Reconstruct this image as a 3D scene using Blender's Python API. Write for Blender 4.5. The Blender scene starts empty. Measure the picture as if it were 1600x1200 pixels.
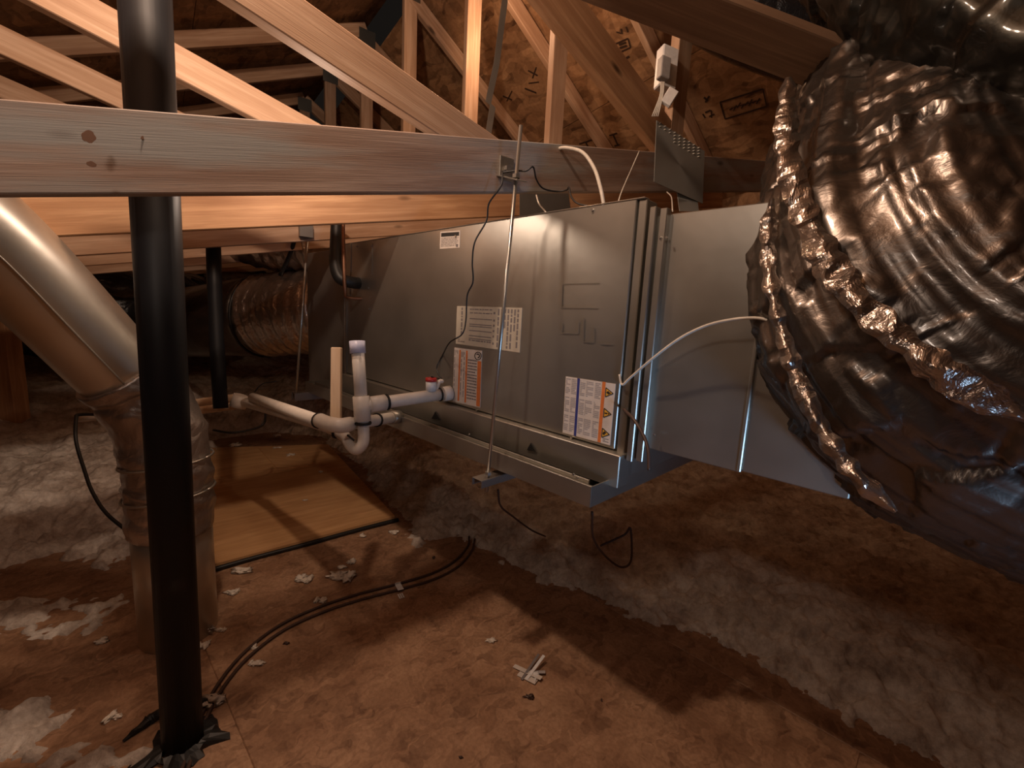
import bpy, bmesh, math, random
import numpy as np
from mathutils import Vector, Matrix, noise as mnoise
random.seed(7); rng = np.random.default_rng(5)
C = bpy.context.scene.collection
V = Vector

# ------------------------------------------------------------------ camera
H = 1.15; FPX = 700.0
p_, r_ = math.radians(9), math.radians(3)
CF = V((0, math.cos(p_), -math.sin(p_)))
_u0 = V((0, math.sin(p_), math.cos(p_))); _r0 = V((1, 0, 0))
CR = math.cos(r_)*_r0 + math.sin(r_)*_u0
CU = -math.sin(r_)*_r0 + math.cos(r_)*_u0
CO = V((0, 0, H))
cam = bpy.data.cameras.new('camera'); camo = bpy.data.objects.new('camera', cam); C.objects.link(camo)
m = Matrix((CR, CU, -CF)).transposed().to_4x4(); m.translation = CO; camo.matrix_world = m
cam.sensor_width = 36; cam.lens = 36*FPX/1600; cam.clip_start = .02; cam.clip_end = 60
bpy.context.scene.camera = camo
# ------------------------------------------------------------------ world, lamps, exposure
sc = bpy.context.scene
sc.view_settings.view_transform = 'Standard'; sc.view_settings.look = 'None'
sc.view_settings.exposure = 0.36; sc.view_settings.gamma = 1; sc.view_settings.use_curve_mapping = False
w = bpy.data.worlds.new('attic_air'); sc.world = w; w.use_nodes = True
w.node_tree.nodes['Background'].inputs[0].default_value = (.30, .24, .20, 1)
w.node_tree.nodes['Background'].inputs[1].default_value = .02
def lamp(name, loc, watts, col, radius=.05, kind='POINT', rot=None, size=.3):
    l = bpy.data.lights.new(name, kind); l.energy = watts; l.color = col
    if kind == 'POINT': l.shadow_soft_size = radius
    if kind == 'AREA': l.size = size
    o = bpy.data.objects.new(name, l); C.objects.link(o); o.location = loc
    if rot is not None: o.rotation_euler = V(rot).to_track_quat('-Z', 'Y').to_euler()
    return o
lamp('work_lamp_light', (-.56, .80, 2.34), 38, (1, .71, .52), .035)
lamp('head_lamp_light', (-.46, .02, 1.70), 5.5, (1, .80, .66), .05)
lamp('highlight_fill_light', (-.62, 1.31, 1.55), 3.0, (1, .76, .60), .03)  # unseen small light added for the highlights on the cabinet face
hl = lamp('cool_edge_light', (.85, -.1, .55), .45, (.40, .65, 1), kind='AREA', rot=(-.42, 1, .33), size=.18); hl.data.spread = math.radians(50)  # unseen cool light added to tint the cabinet edge and pan end
lamp('far_bulb_light', (-.15, 2.5, 2.62), 7, (1, .60, .36), .04)

# ------------------------------------------------------------------ picture -> place helpers
def ray(x, y): return CF + CR*((x-800)/FPX) - CU*((y-600)/FPX)
def at(x, y, t): return CO + ray(x, y)*t
def fl(x, y, z=0.):
    d = ray(x, y); return CO + d*((z-H)/d.z)
def onp(x, y, n, c):
    d = ray(x, y); return CO + d*((c-CO.dot(n))/d.dot(n))
BH = V((.781, .625, 0)).normalized(); NB = V((-BH.y, BH.x, 0))     # truss plane direction, spacing direction
EA = V((-.712, .702, 0)).normalized(); EO = V((EA.y, -EA.x, 0))    # air handler length, depth
CA = 1.0015
Z = V((0, 0, 1))
def tp(s, z, c): return BH*s + NB*c + Z*z
def ap(s, o, z): return EA*s + EO*(CA+o) + Z*z                      # o = behind the face

# ------------------------------------------------------------------ object helpers
def tag(o, label=None, cat=None, group=None, kind=None):
    if label: o['label'] = label
    if cat: o['category'] = cat
    if group: o['group'] = group
    if kind: o['kind'] = kind
    return o
def wloc(o):
    p = V(o.location)
    while o.parent: o = o.parent; p += V(o.location)
    return p
def empty(name, loc, label=None, cat=None, group=None, kind=None):
    o = bpy.data.objects.new(name, None); C.objects.link(o); o.location = loc; o.empty_display_size = .05
    return tag(o, label, cat, group, kind)
def obj(name, bm, mat, parent=None, label=None, cat=None, group=None, kind=None, smooth=False, mtx=None):
    """bm in world coordinates (or local to mtx)"""
    me = bpy.data.meshes.new(name)
    if mtx is None:
        vs = [v.co for v in bm.verts]
        lo = V([min(v[i] for v in vs) for i in range(3)]); hi = V([max(v[i] for v in vs) for i in range(3)])
        o0 = V(((lo.x+hi.x)/2, (lo.y+hi.y)/2, lo.z))
        bmesh.ops.translate(bm, vec=-o0, verts=bm.verts); M = Matrix.Translation(o0)
    else: M = mtx
    bmesh.ops.recalc_face_normals(bm, faces=bm.faces)
    bm.to_mesh(me); bm.free()
    if smooth:
        for f in me.polygons: f.use_smooth = True
    for mm in (mat if isinstance(mat, (list, tuple)) else [mat]): me.materials.append(mm)
    o = bpy.data.objects.new(name, me); C.objects.link(o)
    if parent is not None:
        o.parent = parent
        M = Matrix.Translation(-wloc(parent)) @ M
    o.matrix_local = M
    return tag(o, label, cat, group, kind)
def box(bm, c, X, Y, Zv, bev=0.):
    """box with centre c and half vectors X, Y, Zv"""
    vs = []
    for a in (-1, 1):
        for b in (-1, 1):
            for d in (-1, 1): vs.append(bm.verts.new(V(c)+V(X)*a+V(Y)*b+V(Zv)*d))
    fs = [bm.faces.new([vs[i] for i in q]) for q in ((0,1,3,2),(4,6,7,5),(0,4,5,1),(2,3,7,6),(0,2,6,4),(1,5,7,3))]
    if bev:
        es = list({e for f in fs for e in f.edges})
        bmesh.ops.bevel(bm, geom=es, offset=bev, segments=1, affect='EDGES')
    return vs
def board(name, p0, p1, w, th, nrm, mat, parent=None, label=None, cat=None, group=None, kind=None, bev=.0025, cut0=None, cut1=None):
    """board between centres; width w in the plane perpendicular to nrm; thickness th along nrm"""
    p0, p1 = V(p0), V(p1); X = (p1-p0); L = X.length; X = X/L
    Y = V(nrm); Y = (Y - X*Y.dot(X)).normalized(); Zl = X.cross(Y).normalized()
    mt = Matrix((X, Y, Zl)).transposed().to_4x4(); mt.translation = (p0+p1)/2
    bm = bmesh.new(); vs = box(bm, (0,0,0), (L/2,0,0), (0,th/2,0), (0,0,w/2))
    for cut, sx in ((cut0, -1), (cut1, 1)):
        if cut is not None:   # slide end verts so that the end is vertical (plumb)
            for v in vs:
                if v.co.x*sx > 0:
                    dz = Zl; v.co.x += -v.co.z*(Zl.dot(cut)/X.dot(cut)) if abs(X.dot(cut)) > 1e-3 else 0
    if bev: bmesh.ops.bevel(bm, geom=list(bm.edges), offset=bev, segments=1, affect='EDGES')
    return obj(name, bm, mat, parent, label, cat, group, kind, mtx=mt)
def smoothpath(pts, n=8):
    P = [V(p) for p in pts]
    if len(P) < 3 or n <= 1:
        return P
    out = []
    Q = [P[0]*2-P[1]] + P + [P[-1]*2-P[-2]]
    for i in range(1, len(Q)-2):
        a, b, c, d = Q[i-1:i+3]
        for k in range(n):
            t = k/n
            out.append(.5*((2*b)+(c-a)*t+(2*a-5*b+4*c-d)*t*t+(3*b-a-3*c+d)*t**3))
    out.append(P[-1]); return out
def tube(bm, pts, r, seg=10, n=8, caps=True, disp=None, ry=None):
    P = smoothpath(pts, n); N = len(P)
    if callable(r): rad = r
    elif isinstance(r, (list, tuple)):
        def rad(u):
            x = u*(len(r)-1); i = min(int(x), len(r)-2); f = x-i; f = f*f*(3-2*f); return r[i]*(1-f)+r[i+1]*f
    else:
        def rad(u): return r
    T0 = (P[1]-P[0]).normalized()
    A = T0.cross(Z); A = A.normalized() if A.length > .05 else T0.cross(V((1,0,0))).normalized()
    rings = []
    for i in range(N):
        T = (P[min(i+1, N-1)]-P[max(i-1, 0)]).normalized()
        A = (A - T*A.dot(T)).normalized(); B = T.cross(A)
        u = i/(N-1); R = rad(u); ring = []
        for j in range(seg):
            a = 2*math.pi*j/seg
            d = A*math.cos(a)+B*math.sin(a)
            rr = R + (disp(u, a, P[i]+d*R) if disp else 0)
            ring.append(bm.verts.new(P[i]+d*rr))
        rings.append(ring)
    for i in range(N-1):
        for j in range(seg):
            bm.faces.new((rings[i][j], rings[i][(j+1)%seg], rings[i+1][(j+1)%seg], rings[i+1][j]))
    if caps:
        bm.faces.new(rings[0][::-1]); bm.faces.new(rings[-1])
def tubeobj(name, pts, r, mat, parent=None, seg=10, n=8, caps=True, disp=None, **k):
    bm = bmesh.new(); tube(bm, pts, r, seg, n, caps, disp)
    o = obj(name, bm, mat, parent, **k)
    for f in o.data.polygons: f.use_smooth = len(f.vertices) == 4
    return o

# ------------------------------------------------------------------ materials
def mat(name): 
    mm = bpy.data.materials.new(name); mm.use_nodes = True
    nt = mm.node_tree; return mm, nt, nt.nodes, nt.links, nt.nodes['Principled BSDF']
def texco(nd, lk, scale, kind='Object'):
    tc = nd.new('ShaderNodeTexCoord'); mp = nd.new('ShaderNodeMapping'); mp.inputs['Scale'].default_value = scale
    lk.new(tc.outputs[kind], mp.inputs[0]); return mp.outputs[0]
def noise(nd, lk, vec, scale, detail=4, rough=.55, dist=0):
    n = nd.new('ShaderNodeTexNoise'); n.inputs['Scale'].default_value = scale; n.inputs['Detail'].default_value = detail
    n.inputs['Roughness'].default_value = rough; n.inputs['Distortion'].default_value = dist
    lk.new(vec, n.inputs['Vector']); return n.outputs['Fac']
def ramp(nd, lk, fac, stops):
    r = nd.new('ShaderNodeValToRGB'); e = r.color_ramp.elements
    while len(e) < len(stops): e.new(.5)
    for i, (p, c) in enumerate(stops): e[i].position = p; e[i].color = (*c, 1) if len(c) == 3 else c
    lk.new(fac, r.inputs[0]); return r.outputs[0]
def mix(nd, lk, fac, a, b, mode='MIX'):
    n = nd.new('ShaderNodeMix'); n.data_type = 'RGBA'; n.blend_type = mode
    for s, v in ((n.inputs[0], fac), (n.inputs[6], a), (n.inputs[7], b)):
        if isinstance(v, (int, float)): s.default_value = v
        elif isinstance(v, tuple): s.default_value = (*v, 1)
        else: lk.new(v, s)
    return n.outputs[2]
def bump(nd, lk, b, h, strength=.3, dist=.01):
    n = nd.new('ShaderNodeBump'); n.inputs['Strength'].default_value = strength; n.inputs['Distance'].default_value = dist
    lk.new(h, n.inputs['Height']); lk.new(n.outputs[0], b.inputs['Normal']); return n
def plain(name, col, rough=.5, metal=0., bumpy=0, bscale=60, spec=.5):
    mm, nt, nd, lk, b = mat(name)
    v = texco(nd, lk, (1,1,1)); n = noise(nd, lk, v, bscale, 4)
    c = ramp(nd, lk, n, [(.3, tuple(x*.82 for x in col)), (.7, col)])
    lk.new(c, b.inputs['Base Color']); b.inputs['Roughness'].default_value = rough; b.inputs['Metallic'].default_value = metal
    b.inputs['Specular IOR Level'].default_value = spec
    if bumpy: bump(nd, lk, b, n, bumpy, .004)
    return mm
def wood(name, light, dark, knots=True, stain=None):
    mm, nt, nd, lk, b = mat(name)
    oi = nd.new('ShaderNodeObjectInfo')
    tc = nd.new('ShaderNodeTexCoord'); ad = nd.new('ShaderNodeVectorMath'); ad.operation = 'MULTIPLY_ADD'
    cb = nd.new('ShaderNodeCombineXYZ')
    mu = nd.new('ShaderNodeMath'); mu.operation = 'MULTIPLY'; mu.inputs[1].default_value = 37; lk.new(oi.outputs['Random'], mu.inputs[0])
    for i in range(3): lk.new(mu.outputs[0], cb.inputs[i])
    lk.new(tc.outputs['Object'], ad.inputs[0]); ad.inputs[1].default_value = (1,1,1); lk.new(cb.outputs[0], ad.inputs[2])
    def mp(s):
        q = nd.new('ShaderNodeMapping'); q.inputs['Scale'].default_value = s; lk.new(ad.outputs[0], q.inputs[0]); return q.outputs[0]
    g = noise(nd, lk, mp((.8, 9, 16)), 3, 5, .55, .6)
    fine = noise(nd, lk, mp((3, 90, 130)), 3, 3)
    blot = noise(nd, lk, mp((1.6, 4, 6)), 1.6, 3)
    c = ramp(nd, lk, g, [(.12, dark), (.5, tuple((a+b_)/2 for a, b_ in zip(light, dark))), (.66, light)])
    c = mix(nd, lk, .22, c, ramp(nd, lk, fine, [(.3, (.62,.55,.5)), (.65, (1,1,1))]), 'MULTIPLY')
    c = mix(nd, lk, .6, c, ramp(nd, lk, blot, [(.35, (.7,.62,.58)), (.6, (1.0,1.0,1.0))]), 'MULTIPLY')
    if stain:
        s2 = noise(nd, lk, mp((.9, 3, 7)), 2.2, 4)
        c = mix(nd, lk, ramp(nd, lk, s2, [(.42, (0,0,0)), (.62, (1,1,1))]), c, stain)
    if knots:
        vo = nd.new('ShaderNodeTexVoronoi'); vo.inputs['Scale'].default_value = 1.0; lk.new(mp((3.1, 5, 9)), vo.inputs['Vector'])
        k = ramp(nd, lk, vo.outputs['Distance'], [(.05, (1,1,1)), (.13, (0,0,0))])
        c = mix(nd, lk, k, c, tuple(x*.28 for x in dark))
    lk.new(c, b.inputs['Base Color']); b.inputs['Roughness'].default_value = .62
    b.inputs['Specular IOR Level'].default_value = .35
    bump(nd, lk, b, fine, .25, .002)
    return mm
def osb(name, light, mid, dark, sc_=1.0):
    mm, nt, nd, lk, b = mat(name)
    base = None
    v0 = texco(nd, lk, (1,1,1)); ns = nd.new('ShaderNodeTexNoise'); ns.inputs['Scale'].default_value = 6*sc_; lk.new(v0, ns.inputs[0])
    hs = []
    for i, (s, rz) in enumerate((((22, 7, 10), .4), ((8, 24, 10), 1.1), ((30, 11, 12), 2.2))):
        tc = nd.new('ShaderNodeTexCoord'); q = nd.new('ShaderNodeMapping'); q.inputs['Scale'].default_value = tuple(x*sc_ for x in s)
        q.inputs['Rotation'].default_value = (0, 0, rz); q.inputs['Location'].default_value = (i*3.3, i, i*2)
        mx = nd.new('ShaderNodeMix'); mx.data_type = 'VECTOR'; mx.inputs[0].default_value = .12
        lk.new(tc.outputs['Object'], mx.inputs[4]); lk.new(ns.outputs['Color'], mx.inputs[5]); lk.new(mx.outputs[1], q.inputs[0])
        vo = nd.new('ShaderNodeTexVoronoi'); vo.inputs['Scale'].default_value = 1; lk.new(q.outputs[0], vo.inputs['Vector'])
        sp = nd.new('ShaderNodeSeparateColor'); lk.new(vo.outputs['Color'], sp.inputs[0])
        c = ramp(nd, lk, sp.outputs[i], [(0.0, dark), (.35, mid), (1, light)])
        hs.append(sp.outputs[i])
        base = c if base is None else mix(nd, lk, .45, base, c)
    bl = noise(nd, lk, v0, 2.2*sc_, 4)
    base = mix(nd, lk, .7, base, ramp(nd, lk, bl, [(.32, (.55,.46,.42)), (.62, (1,1,1))]), 'MULTIPLY')
    fn = noise(nd, lk, v0, 45*sc_, 4)
    base = mix(nd, lk, .5, base, ramp(nd, lk, fn, [(.3, (.6,.55,.5)), (.6, (1,1,1))]), 'MULTIPLY')
    lk.new(base, b.inputs['Base Color']); b.inputs['Roughness'].default_value = .55; b.inputs['Specular IOR Level'].default_value = .35
    bump(nd, lk, b, hs[0], .25, .003)
    return mm
def galv(name, col=(.60,.585,.55), rough=.34, brushed=(2, 2, 60)):
    mm, nt, nd, lk, b = mat(name)
    v = texco(nd, lk, (1,1,1)); n1 = noise(nd, lk, v, 3.5, 4); vb = texco(nd, lk, brushed); n2 = noise(nd, lk, vb, 4, 3)
    vo = nd.new('ShaderNodeTexVoronoi'); vo.inputs['Scale'].default_value = 90; lk.new(v, vo.inputs['Vector'])
    c = ramp(nd, lk, n1, [(.3, tuple(x*.8 for x in col)), (.7, col)])
    lk.new(c, b.inputs['Base Color']); b.inputs['Metallic'].default_value = .88
    r = nd.new('ShaderNodeMapRange'); r.inputs[3].default_value = rough-.06; r.inputs[4].default_value = rough+.10
    lk.new(n1, r.inputs[0]); lk.new(r.outputs[0], b.inputs['Roughness'])
    b.inputs['Anisotropic'].default_value = .4
    bump(nd, lk, b, n1, .10, .02)
    return mm
def foil(name, col, rough=.2, s=18, strength=.7, metal=.95):
    mm, nt, nd, lk, b = mat(name)
    v = texco(nd, lk, (1,1,1))
    n1 = noise(nd, lk, v, s, 5, .6, .8)
    vo = nd.new('ShaderNodeTexVoronoi'); vo.feature = 'DISTANCE_TO_EDGE'; vo.inputs['Scale'].default_value = s*1.2
    mx = nd.new('ShaderNodeMix'); mx.data_type = 'VECTOR'; mx.inputs[0].default_value = .2
    ns = nd.new('ShaderNodeTexNoise'); ns.inputs['Scale'].default_value = 5; lk.new(v, ns.inputs[0]); lk.new(v, mx.inputs[4]); lk.new(ns.outputs['Color'], mx.inputs[5]); lk.new(mx.outputs[1], vo.inputs['Vector'])
    h = mix(nd, lk, .45, n1, vo.outputs['Distance'])
    big = noise(nd, lk, v, 3, 3)
    lk.new(ramp(nd, lk, big, [(.35, tuple(x*.6 for x in col)), (.65, col)]), b.inputs['Base Color'])
    b.inputs['Metallic'].default_value = metal; b.inputs['Roughness'].default_value = rough
    b.inputs['Coat Weight'].default_value = .3; b.inputs['Coat Roughness'].default_value = .1
    bump(nd, lk, b, h, strength, .02)
    return mm
def fluff(name):
    mm, nt, nd, lk, b = mat(name)
    v = texco(nd, lk, (1,1,1)); n = noise(nd, lk, v, 9, 8, .7, .3); n2 = noise(nd, lk, v, 60, 5, .7); n3 = noise(nd, lk, v, 1.6, 3)
    c = ramp(nd, lk, n, [(.30, (.36,.30,.26)), (.46, (.62,.56,.50)), (.62, (.86,.82,.76))])
    c = mix(nd, lk, .5, c, ramp(nd, lk, n2, [(.3, (.55,.5,.46)), (.6, (1,1,1))]), 'MULTIPLY')
    c = mix(nd, lk, .6, c, ramp(nd, lk, n3, [(.35, (.60,.48,.40)), (.6, (1,1,1))]), 'MULTIPLY')
    lk.new(c, b.inputs['Base Color']); b.inputs['Roughness'].default_value = .95; b.inputs['Specular IOR Level'].default_value = .1
    bump(nd, lk, b, mix(nd, lk, .5, n, n2), .8, .012)
    return mm
M = {
 'wood': wood('pine', (.70,.49,.34), (.46,.27,.155)),
 'wood_grey': wood('greyish_pine', (.50,.38,.31), (.30,.20,.15), stain=(.36,.35,.33)),  # greyish pine with grey blotches mixed in at random
 'wood_deep': wood('amber_pine', (.62,.37,.20), (.36,.18,.085)),
 'wood_stick': wood('pale_stick', (.72,.56,.40), (.55,.40,.27), knots=False),
 'osb_roof': osb('osb_roof', (.60,.36,.19), (.36,.20,.10), (.10,.05,.025), .95),
 'osb_floor': osb('osb_floor', (.50,.31,.19), (.37,.22,.13), (.20,.11,.065), 2.0),
 'ply': wood('plywood', (.74,.45,.22), (.56,.31,.13), knots=False),
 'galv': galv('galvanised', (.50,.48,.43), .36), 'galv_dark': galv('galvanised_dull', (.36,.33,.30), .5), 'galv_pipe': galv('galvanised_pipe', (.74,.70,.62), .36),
 'plate': galv('nail_plate', (.30,.30,.28), .5), 'rod': galv('zinc_rod', (.55,.54,.50), .3),
 'foil': foil('silver_foil', (.17,.15,.135), .36, 16, .22), 'foil_crisp': foil('crisp_foil', (.72,.64,.58), .28, 20, .6),
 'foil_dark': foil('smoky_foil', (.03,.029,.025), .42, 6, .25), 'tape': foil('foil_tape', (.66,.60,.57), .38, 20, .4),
 'black_pipe': plain('black_abs', (.010,.011,.014), .5, bscale=12, spec=.25), 'wood_shaded': wood('shaded_timber', (.30,.19,.12), (.16,.09,.05)), 'black': plain('black_rubber', (.012,.012,.012), .5),  # shaded timber: darker pine tone carrying the roof board's shade
 'black_jacket': foil('black_jacket', (.012,.012,.014), .25, 14, .6, 0.0),
 'pvc': plain('white_pvc', (.80,.74,.66), .38, bscale=20), 'pvc_blue': plain('pvc_primer_cap', (.66,.68,.86), .35), 'cable_white': plain('white_cable', (.72,.68,.60), .45),
 'cable_brown': plain('brown_cable', (.07,.04,.03), .45), 'copper': plain('copper', (.62,.28,.14), .35, 1.),
 'red': plain('red_plastic', (.55,.03,.03), .35), 'plastic_white': plain('white_plastic', (.80,.80,.80), .35),
 'plastic_grey': plain('grey_plastic', (.35,.34,.34), .45),
 'paper': plain('label_paper', (.66,.60,.54), .5, bscale=30), 'paper_tan': plain('label_tan', (.50,.45,.36), .5, bscale=30), 'ink': plain('grey_ink', (.20,.18,.18), .6), 'ink_black': plain('black_ink', (.02,.02,.02), .6),
 'print_grey': plain('small_print', (.40,.37,.36), .6, bscale=400), 'orange': plain('orange_ink', (.70,.20,.05), .5), 'blue': plain('blue_ink', (.04,.05,.22), .5), 'yellow': plain('amber_sign', (.75,.42,.06), .5),
 'stamp': plain('stamp_ink', (.045,.022,.012), .7), 'fluff': fluff('blown_insulation'), 'fluff_pale': plain('pale_fluff', (.80,.72,.62), .95, bumpy=.6, bscale=90, spec=.1), 'knot': plain('wood_knot', (.16,.085,.055), .6, bscale=35), 'copper_dull': plain('dull_copper', (.30,.15,.09), .45, .8),
}

# ------------------------------------------------------------------ structure: floor
def grid_noise(x, y, f, seed):
    """value noise on arrays"""
    r = np.random.default_rng(seed); T = r.random((256, 256))
    X = x*f; Y = y*f; xi = np.floor(X).astype(int); yi = np.floor(Y).astype(int); fx = X-xi; fy = Y-yi
    fx = fx*fx*(3-2*fx); fy = fy*fy*(3-2*fy); a = lambda i, j: T[(xi+i) % 256, (yi+j) % 256]
    return (a(0,0)*(1-fx)+a(1,0)*fx)*(1-fy)+(a(0,1)*(1-fx)+a(1,1)*fx)*fy
def fbm(x, y, f, o, seed, g=.55):
    s = 0; amp = 1; tot = 0
    for i in range(o): s = s+amp*grid_noise(x+i*7.1, y-i*3.3, f*2**i, seed+i); tot += amp; amp *= g
    return s/tot
floor = empty('floor', (0, 0, -.02), kind='structure')
bm = bmesh.new(); box(bm, (0, 3, -.05), (7, 0, 0), (0, 6.5, 0), (0, 0, .02)); obj('subfloor', bm, M['wood_deep'], floor, label='dark wood base under the floor sheets')
# floor sheets 1.22 x 2.44, laid along the air handler direction
ga = EA; gb = EO
for i in range(-3, 3):
    for j in range(-2, 3):
        c = ga*(i*2.44+1.25+(j % 2)*1.22) + gb*(j*1.22+.87)
        if not (-6.5 < c.x < 6.5 and -3 < c.y < 6): continue
        mt = Matrix((ga, gb, ga.cross(gb))).transposed().to_4x4(); mt.translation = c + Z*(-.012)
        bm = bmesh.new(); box(bm, (0,0,0), (1.2198,0,0), (0,.6098,0), (0,0,.012), .002)
        obj('floor_sheet', bm, M['osb_floor'], floor, mtx=mt)

# roof planes: left slope z = ZL + .44 s, right slope
def left_z(s, c): return 2.64 + .44*s - .05*(c-3.56)
def right_z(s, c): return 3.16 - .65*(s-1.42) - .13*(c-2.95)*.9
ce = empty('ceiling', tp(-1.5, 2.0, 3), kind='structure')
def sheet(parent, f, s0, s1, c0, c1, mt, th=.012):
    bm = bmesh.new(); q = [(s0, c0), (s1, c0), (s1, c1), (s0, c1)]
    a = [tp(s, f(s, c), c) for s, c in q]
    X = (a[1]-a[0]); Y = (a[3]-a[0]); n = X.cross(Y).normalized(); n = n if n.z > 0 else -n
    Xn = X.normalized(); Yn = n.cross(Xn)
    m4 = Matrix((Xn, Yn, n)).transposed().to_4x4(); m4.translation = sum(a, V())/4
    inv = m4.inverted()
    lo = [inv @ v for v in a]
    v1 = [bm.verts.new(v) for v in lo]; v2 = [bm.verts.new(v+V((0,0,th))) for v in lo]
    bm.faces.new(v1); bm.faces.new(v2)
    for i in range(4): bm.faces.new((v1[i], v1[(i+1)%4], v2[(i+1)%4], v2[i]))
    return obj('roof_sheet', bm, mt, parent, mtx=m4)
for i in range(5):
    for j in range(-2, 4):
        sheet(ce, left_z, 1.40-(i+1)*1.12+.002, 1.40-i*1.12-.002, j*2.44-.9+(i % 2)*.6+.002, (j+1)*2.44-.9+(i % 2)*.6-.002, M['osb_roof'])
ce2 = empty('ceiling', tp(2.3, 2.4, 3), kind='structure')
for i in range(2):
    for j in range(-2, 4):
        sheet(ce2, right_z, 1.44+i*1.02+.002, 1.44+(i+1)*1.02-.002, j*2.44-.4+(i % 2)*1.2+.002, (j+1)*2.44-.4+(i % 2)*1.2-.002, M['osb_roof'])
# outer walls under the eaves and the two gable ends
bm = bmesh.new(); box(bm, tp(3.35, 1.15, 3), BH*.02, NB*6.6, Z*1.2); obj('wall_right', bm, M['osb_roof'], kind='structure')
bm = bmesh.new(); box(bm, tp(.0, 1.6, 8.2), BH*5, NB*.02, Z*1.7); obj('wall_back', bm, M['osb_roof'], kind='structure')
bm = bmesh.new(); box(bm, tp(.0, 1.6, -3.2), BH*5, NB*.02, Z*1.7); obj('wall_front', bm, M['osb_roof'], kind='structure')

# stamps on the roof sheets (flat print on the right slope): boxes with scribbled lines
def rplane(px, py):
    d = ray(px, py)          # intersection with the underside of the right slope
    lo, hi = .5, 8.
    for _ in range(50):
        t = (lo+hi)/2; P = CO+d*t; s, c = P.dot(BH), P.dot(NB)
        if P.z > right_z(s, c): hi = t
        else: lo = t
    return CO+d*(lo-.004)
def stampline(bm, a, b, wpx=1.6):
    (x0, y0), (x1, y1) = a, b; L = math.hypot(x1-x0, y1-y0)+1e-6; nx, ny = -(y1-y0)/L*wpx/2, (x1-x0)/L*wpx/2
    q = [rplane(x0+nx, y0+ny), rplane(x1+nx, y1+ny), rplane(x1-nx, y1-ny), rplane(x0-nx, y0-ny)]
    n = (q[1]-q[0]).cross(q[3]-q[0]).normalized()*.001
    v = [bm.verts.new(p) for p in q]+[bm.verts.new(p+n) for p in q]
    bm.faces.new(v[:4]); bm.faces.new(v[4:][::-1])
    for i in range(4): bm.faces.new((v[i], v[(i+1)%4], v[4+(i+1)%4], v[4+i]))
def stampset(lines):
    bm = bmesh.new()
    for ln in lines: stampline(bm, ln[0], ln[1], ln[2] if len(ln) > 2 else 1.8)
    obj('ink_stamp', bm, M['stamp'], ce2, label='dark ink stamp on the roof sheet')
stampset([((1125,160),(1192,139),2.4), ((1192,139),(1198,166),2), ((1198,166),(1133,186),2), ((1133,186),(1125,160),2)]
   + [((1140+i*6,172-i*1.8+(i%2)*3),(1145+i*6,168-i*1.8-(i%3)*2),2) for i in range(8)] + [((1146,168),(1188,156),1.4)])
stampset([((1100,152),(1106,158),3), ((1102,160),(1108,150),2.4), ((1098,178),(1102,184),2.4), ((1102,176),(1110,172),2.4), ((1108,182),(1116,178),2.2), ((1111,172),(1112,184),2)])
stampset([((958,70),(981,60),2.2), ((981,60),(985,74),2), ((985,74),(963,84),2), ((963,84),(958,70),2), ((967,70),(978,66),3), ((968,75),(979,71),3),
          ((948,62),(958,82),2.2), ((958,82),(972,94),2.4), ((972,94),(983,88),2.6), ((963,50),(970,52),2), ((970,45),(972,53),2), ((978,42),(981,50),2)])
stampset([((952,212),(964,208),2), ((958,211),(965,226),2), ((960,228),(968,226),2)])
stampset([((825,110),(840,118),2), ((838,105),(832,122),2), ((826,130),(842,128),1.6), ((820,138),(838,145),2), ((786,150),(800,156),2), ((800,142),(792,158),1.8), ((905,225),(935,215),2), ((915,222),(920,232),2), ((928,218),(932,230),2)])

# ------------------------------------------------------------------ insulation
deck_px = [(-500,1010),(0,893),(90,868),(160,872),(228,885),(300,860),(322,740),(335,686),(430,676),(505,684),(560,730),(618,795),(650,850),(700,845),(740,842),(790,890),(900,922),(965,948),(1010,962),(1150,1012),(1250,1085),(1420,1180),(1700,1330)]
deck = [fl(*q).xy for q in deck_px]
deck = [(a[0], a[1]) for a in deck] + [(3.5, .3), (3.5, -4), (-5, -4), (-5, .9)]
DP = np.array(deck)
def sdist(x, y):
    """positive outside the bare deck"""
    d = np.full(x.shape, 1e9); inside = np.zeros(x.shape, bool); n = len(DP)
    for i in range(n):
        ax, ay = DP[i]; bx, by = DP[(i+1) % n]; ex, ey = bx-ax, by-ay
        t = np.clip(((x-ax)*ex+(y-ay)*ey)/(ex*ex+ey*ey), 0, 1)
        d = np.minimum(d, np.hypot(x-ax-t*ex, y-ay-t*ey))
        cr = ((ay > y) != (by > y)) & (x < (bx-ax)*(y-ay)/(by-ay+1e-12)+ax); inside ^= cr
    return np.where(inside, -d, d)
def steps(lo, fine0, fine1, hi, fs, grow=1.12):
    mid = list(np.arange(fine0, fine1, fs)); a = []; st = fs; x = fine0
    while x > lo: st *= grow; x -= st; a.append(x)
    b = []; st = fs; x = fine1
    while x < hi: st *= grow; x += st; b.append(x)
    return np.array(a[::-1]+mid+b)
gx = steps(-6.0, -2.6, 1.9, 4.2, .0085, 1.04); gy = steps(.2, .9, 3.0, 7.0, .0085, 1.014)
X, Y = np.meshgrid(gx, gy)
wob = (fbm(X, Y, 7, 4, 11)-.5)*.20+(fbm(X, Y, 30, 3, 12)-.5)*.09
d0 = sdist(X, Y)
for px, py, rx, ry in ((30,962,.26,.07),(115,950,.16,.05),(10,1150,.20,.07),(75,1170,.12,.04),(352,708,.10,.04),(190,1190,.10,.03)):
    c_ = fl(px, py); d0 = np.maximum(d0, (1-np.hypot((X-c_.x)/rx, (Y-c_.y)/ry))*min(rx, ry))
d = d0+wob*np.where(d0 > -.25, 1, 0)
prof = np.clip(d/.42, 0, 1); prof = prof*prof*(3-2*prof)
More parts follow.
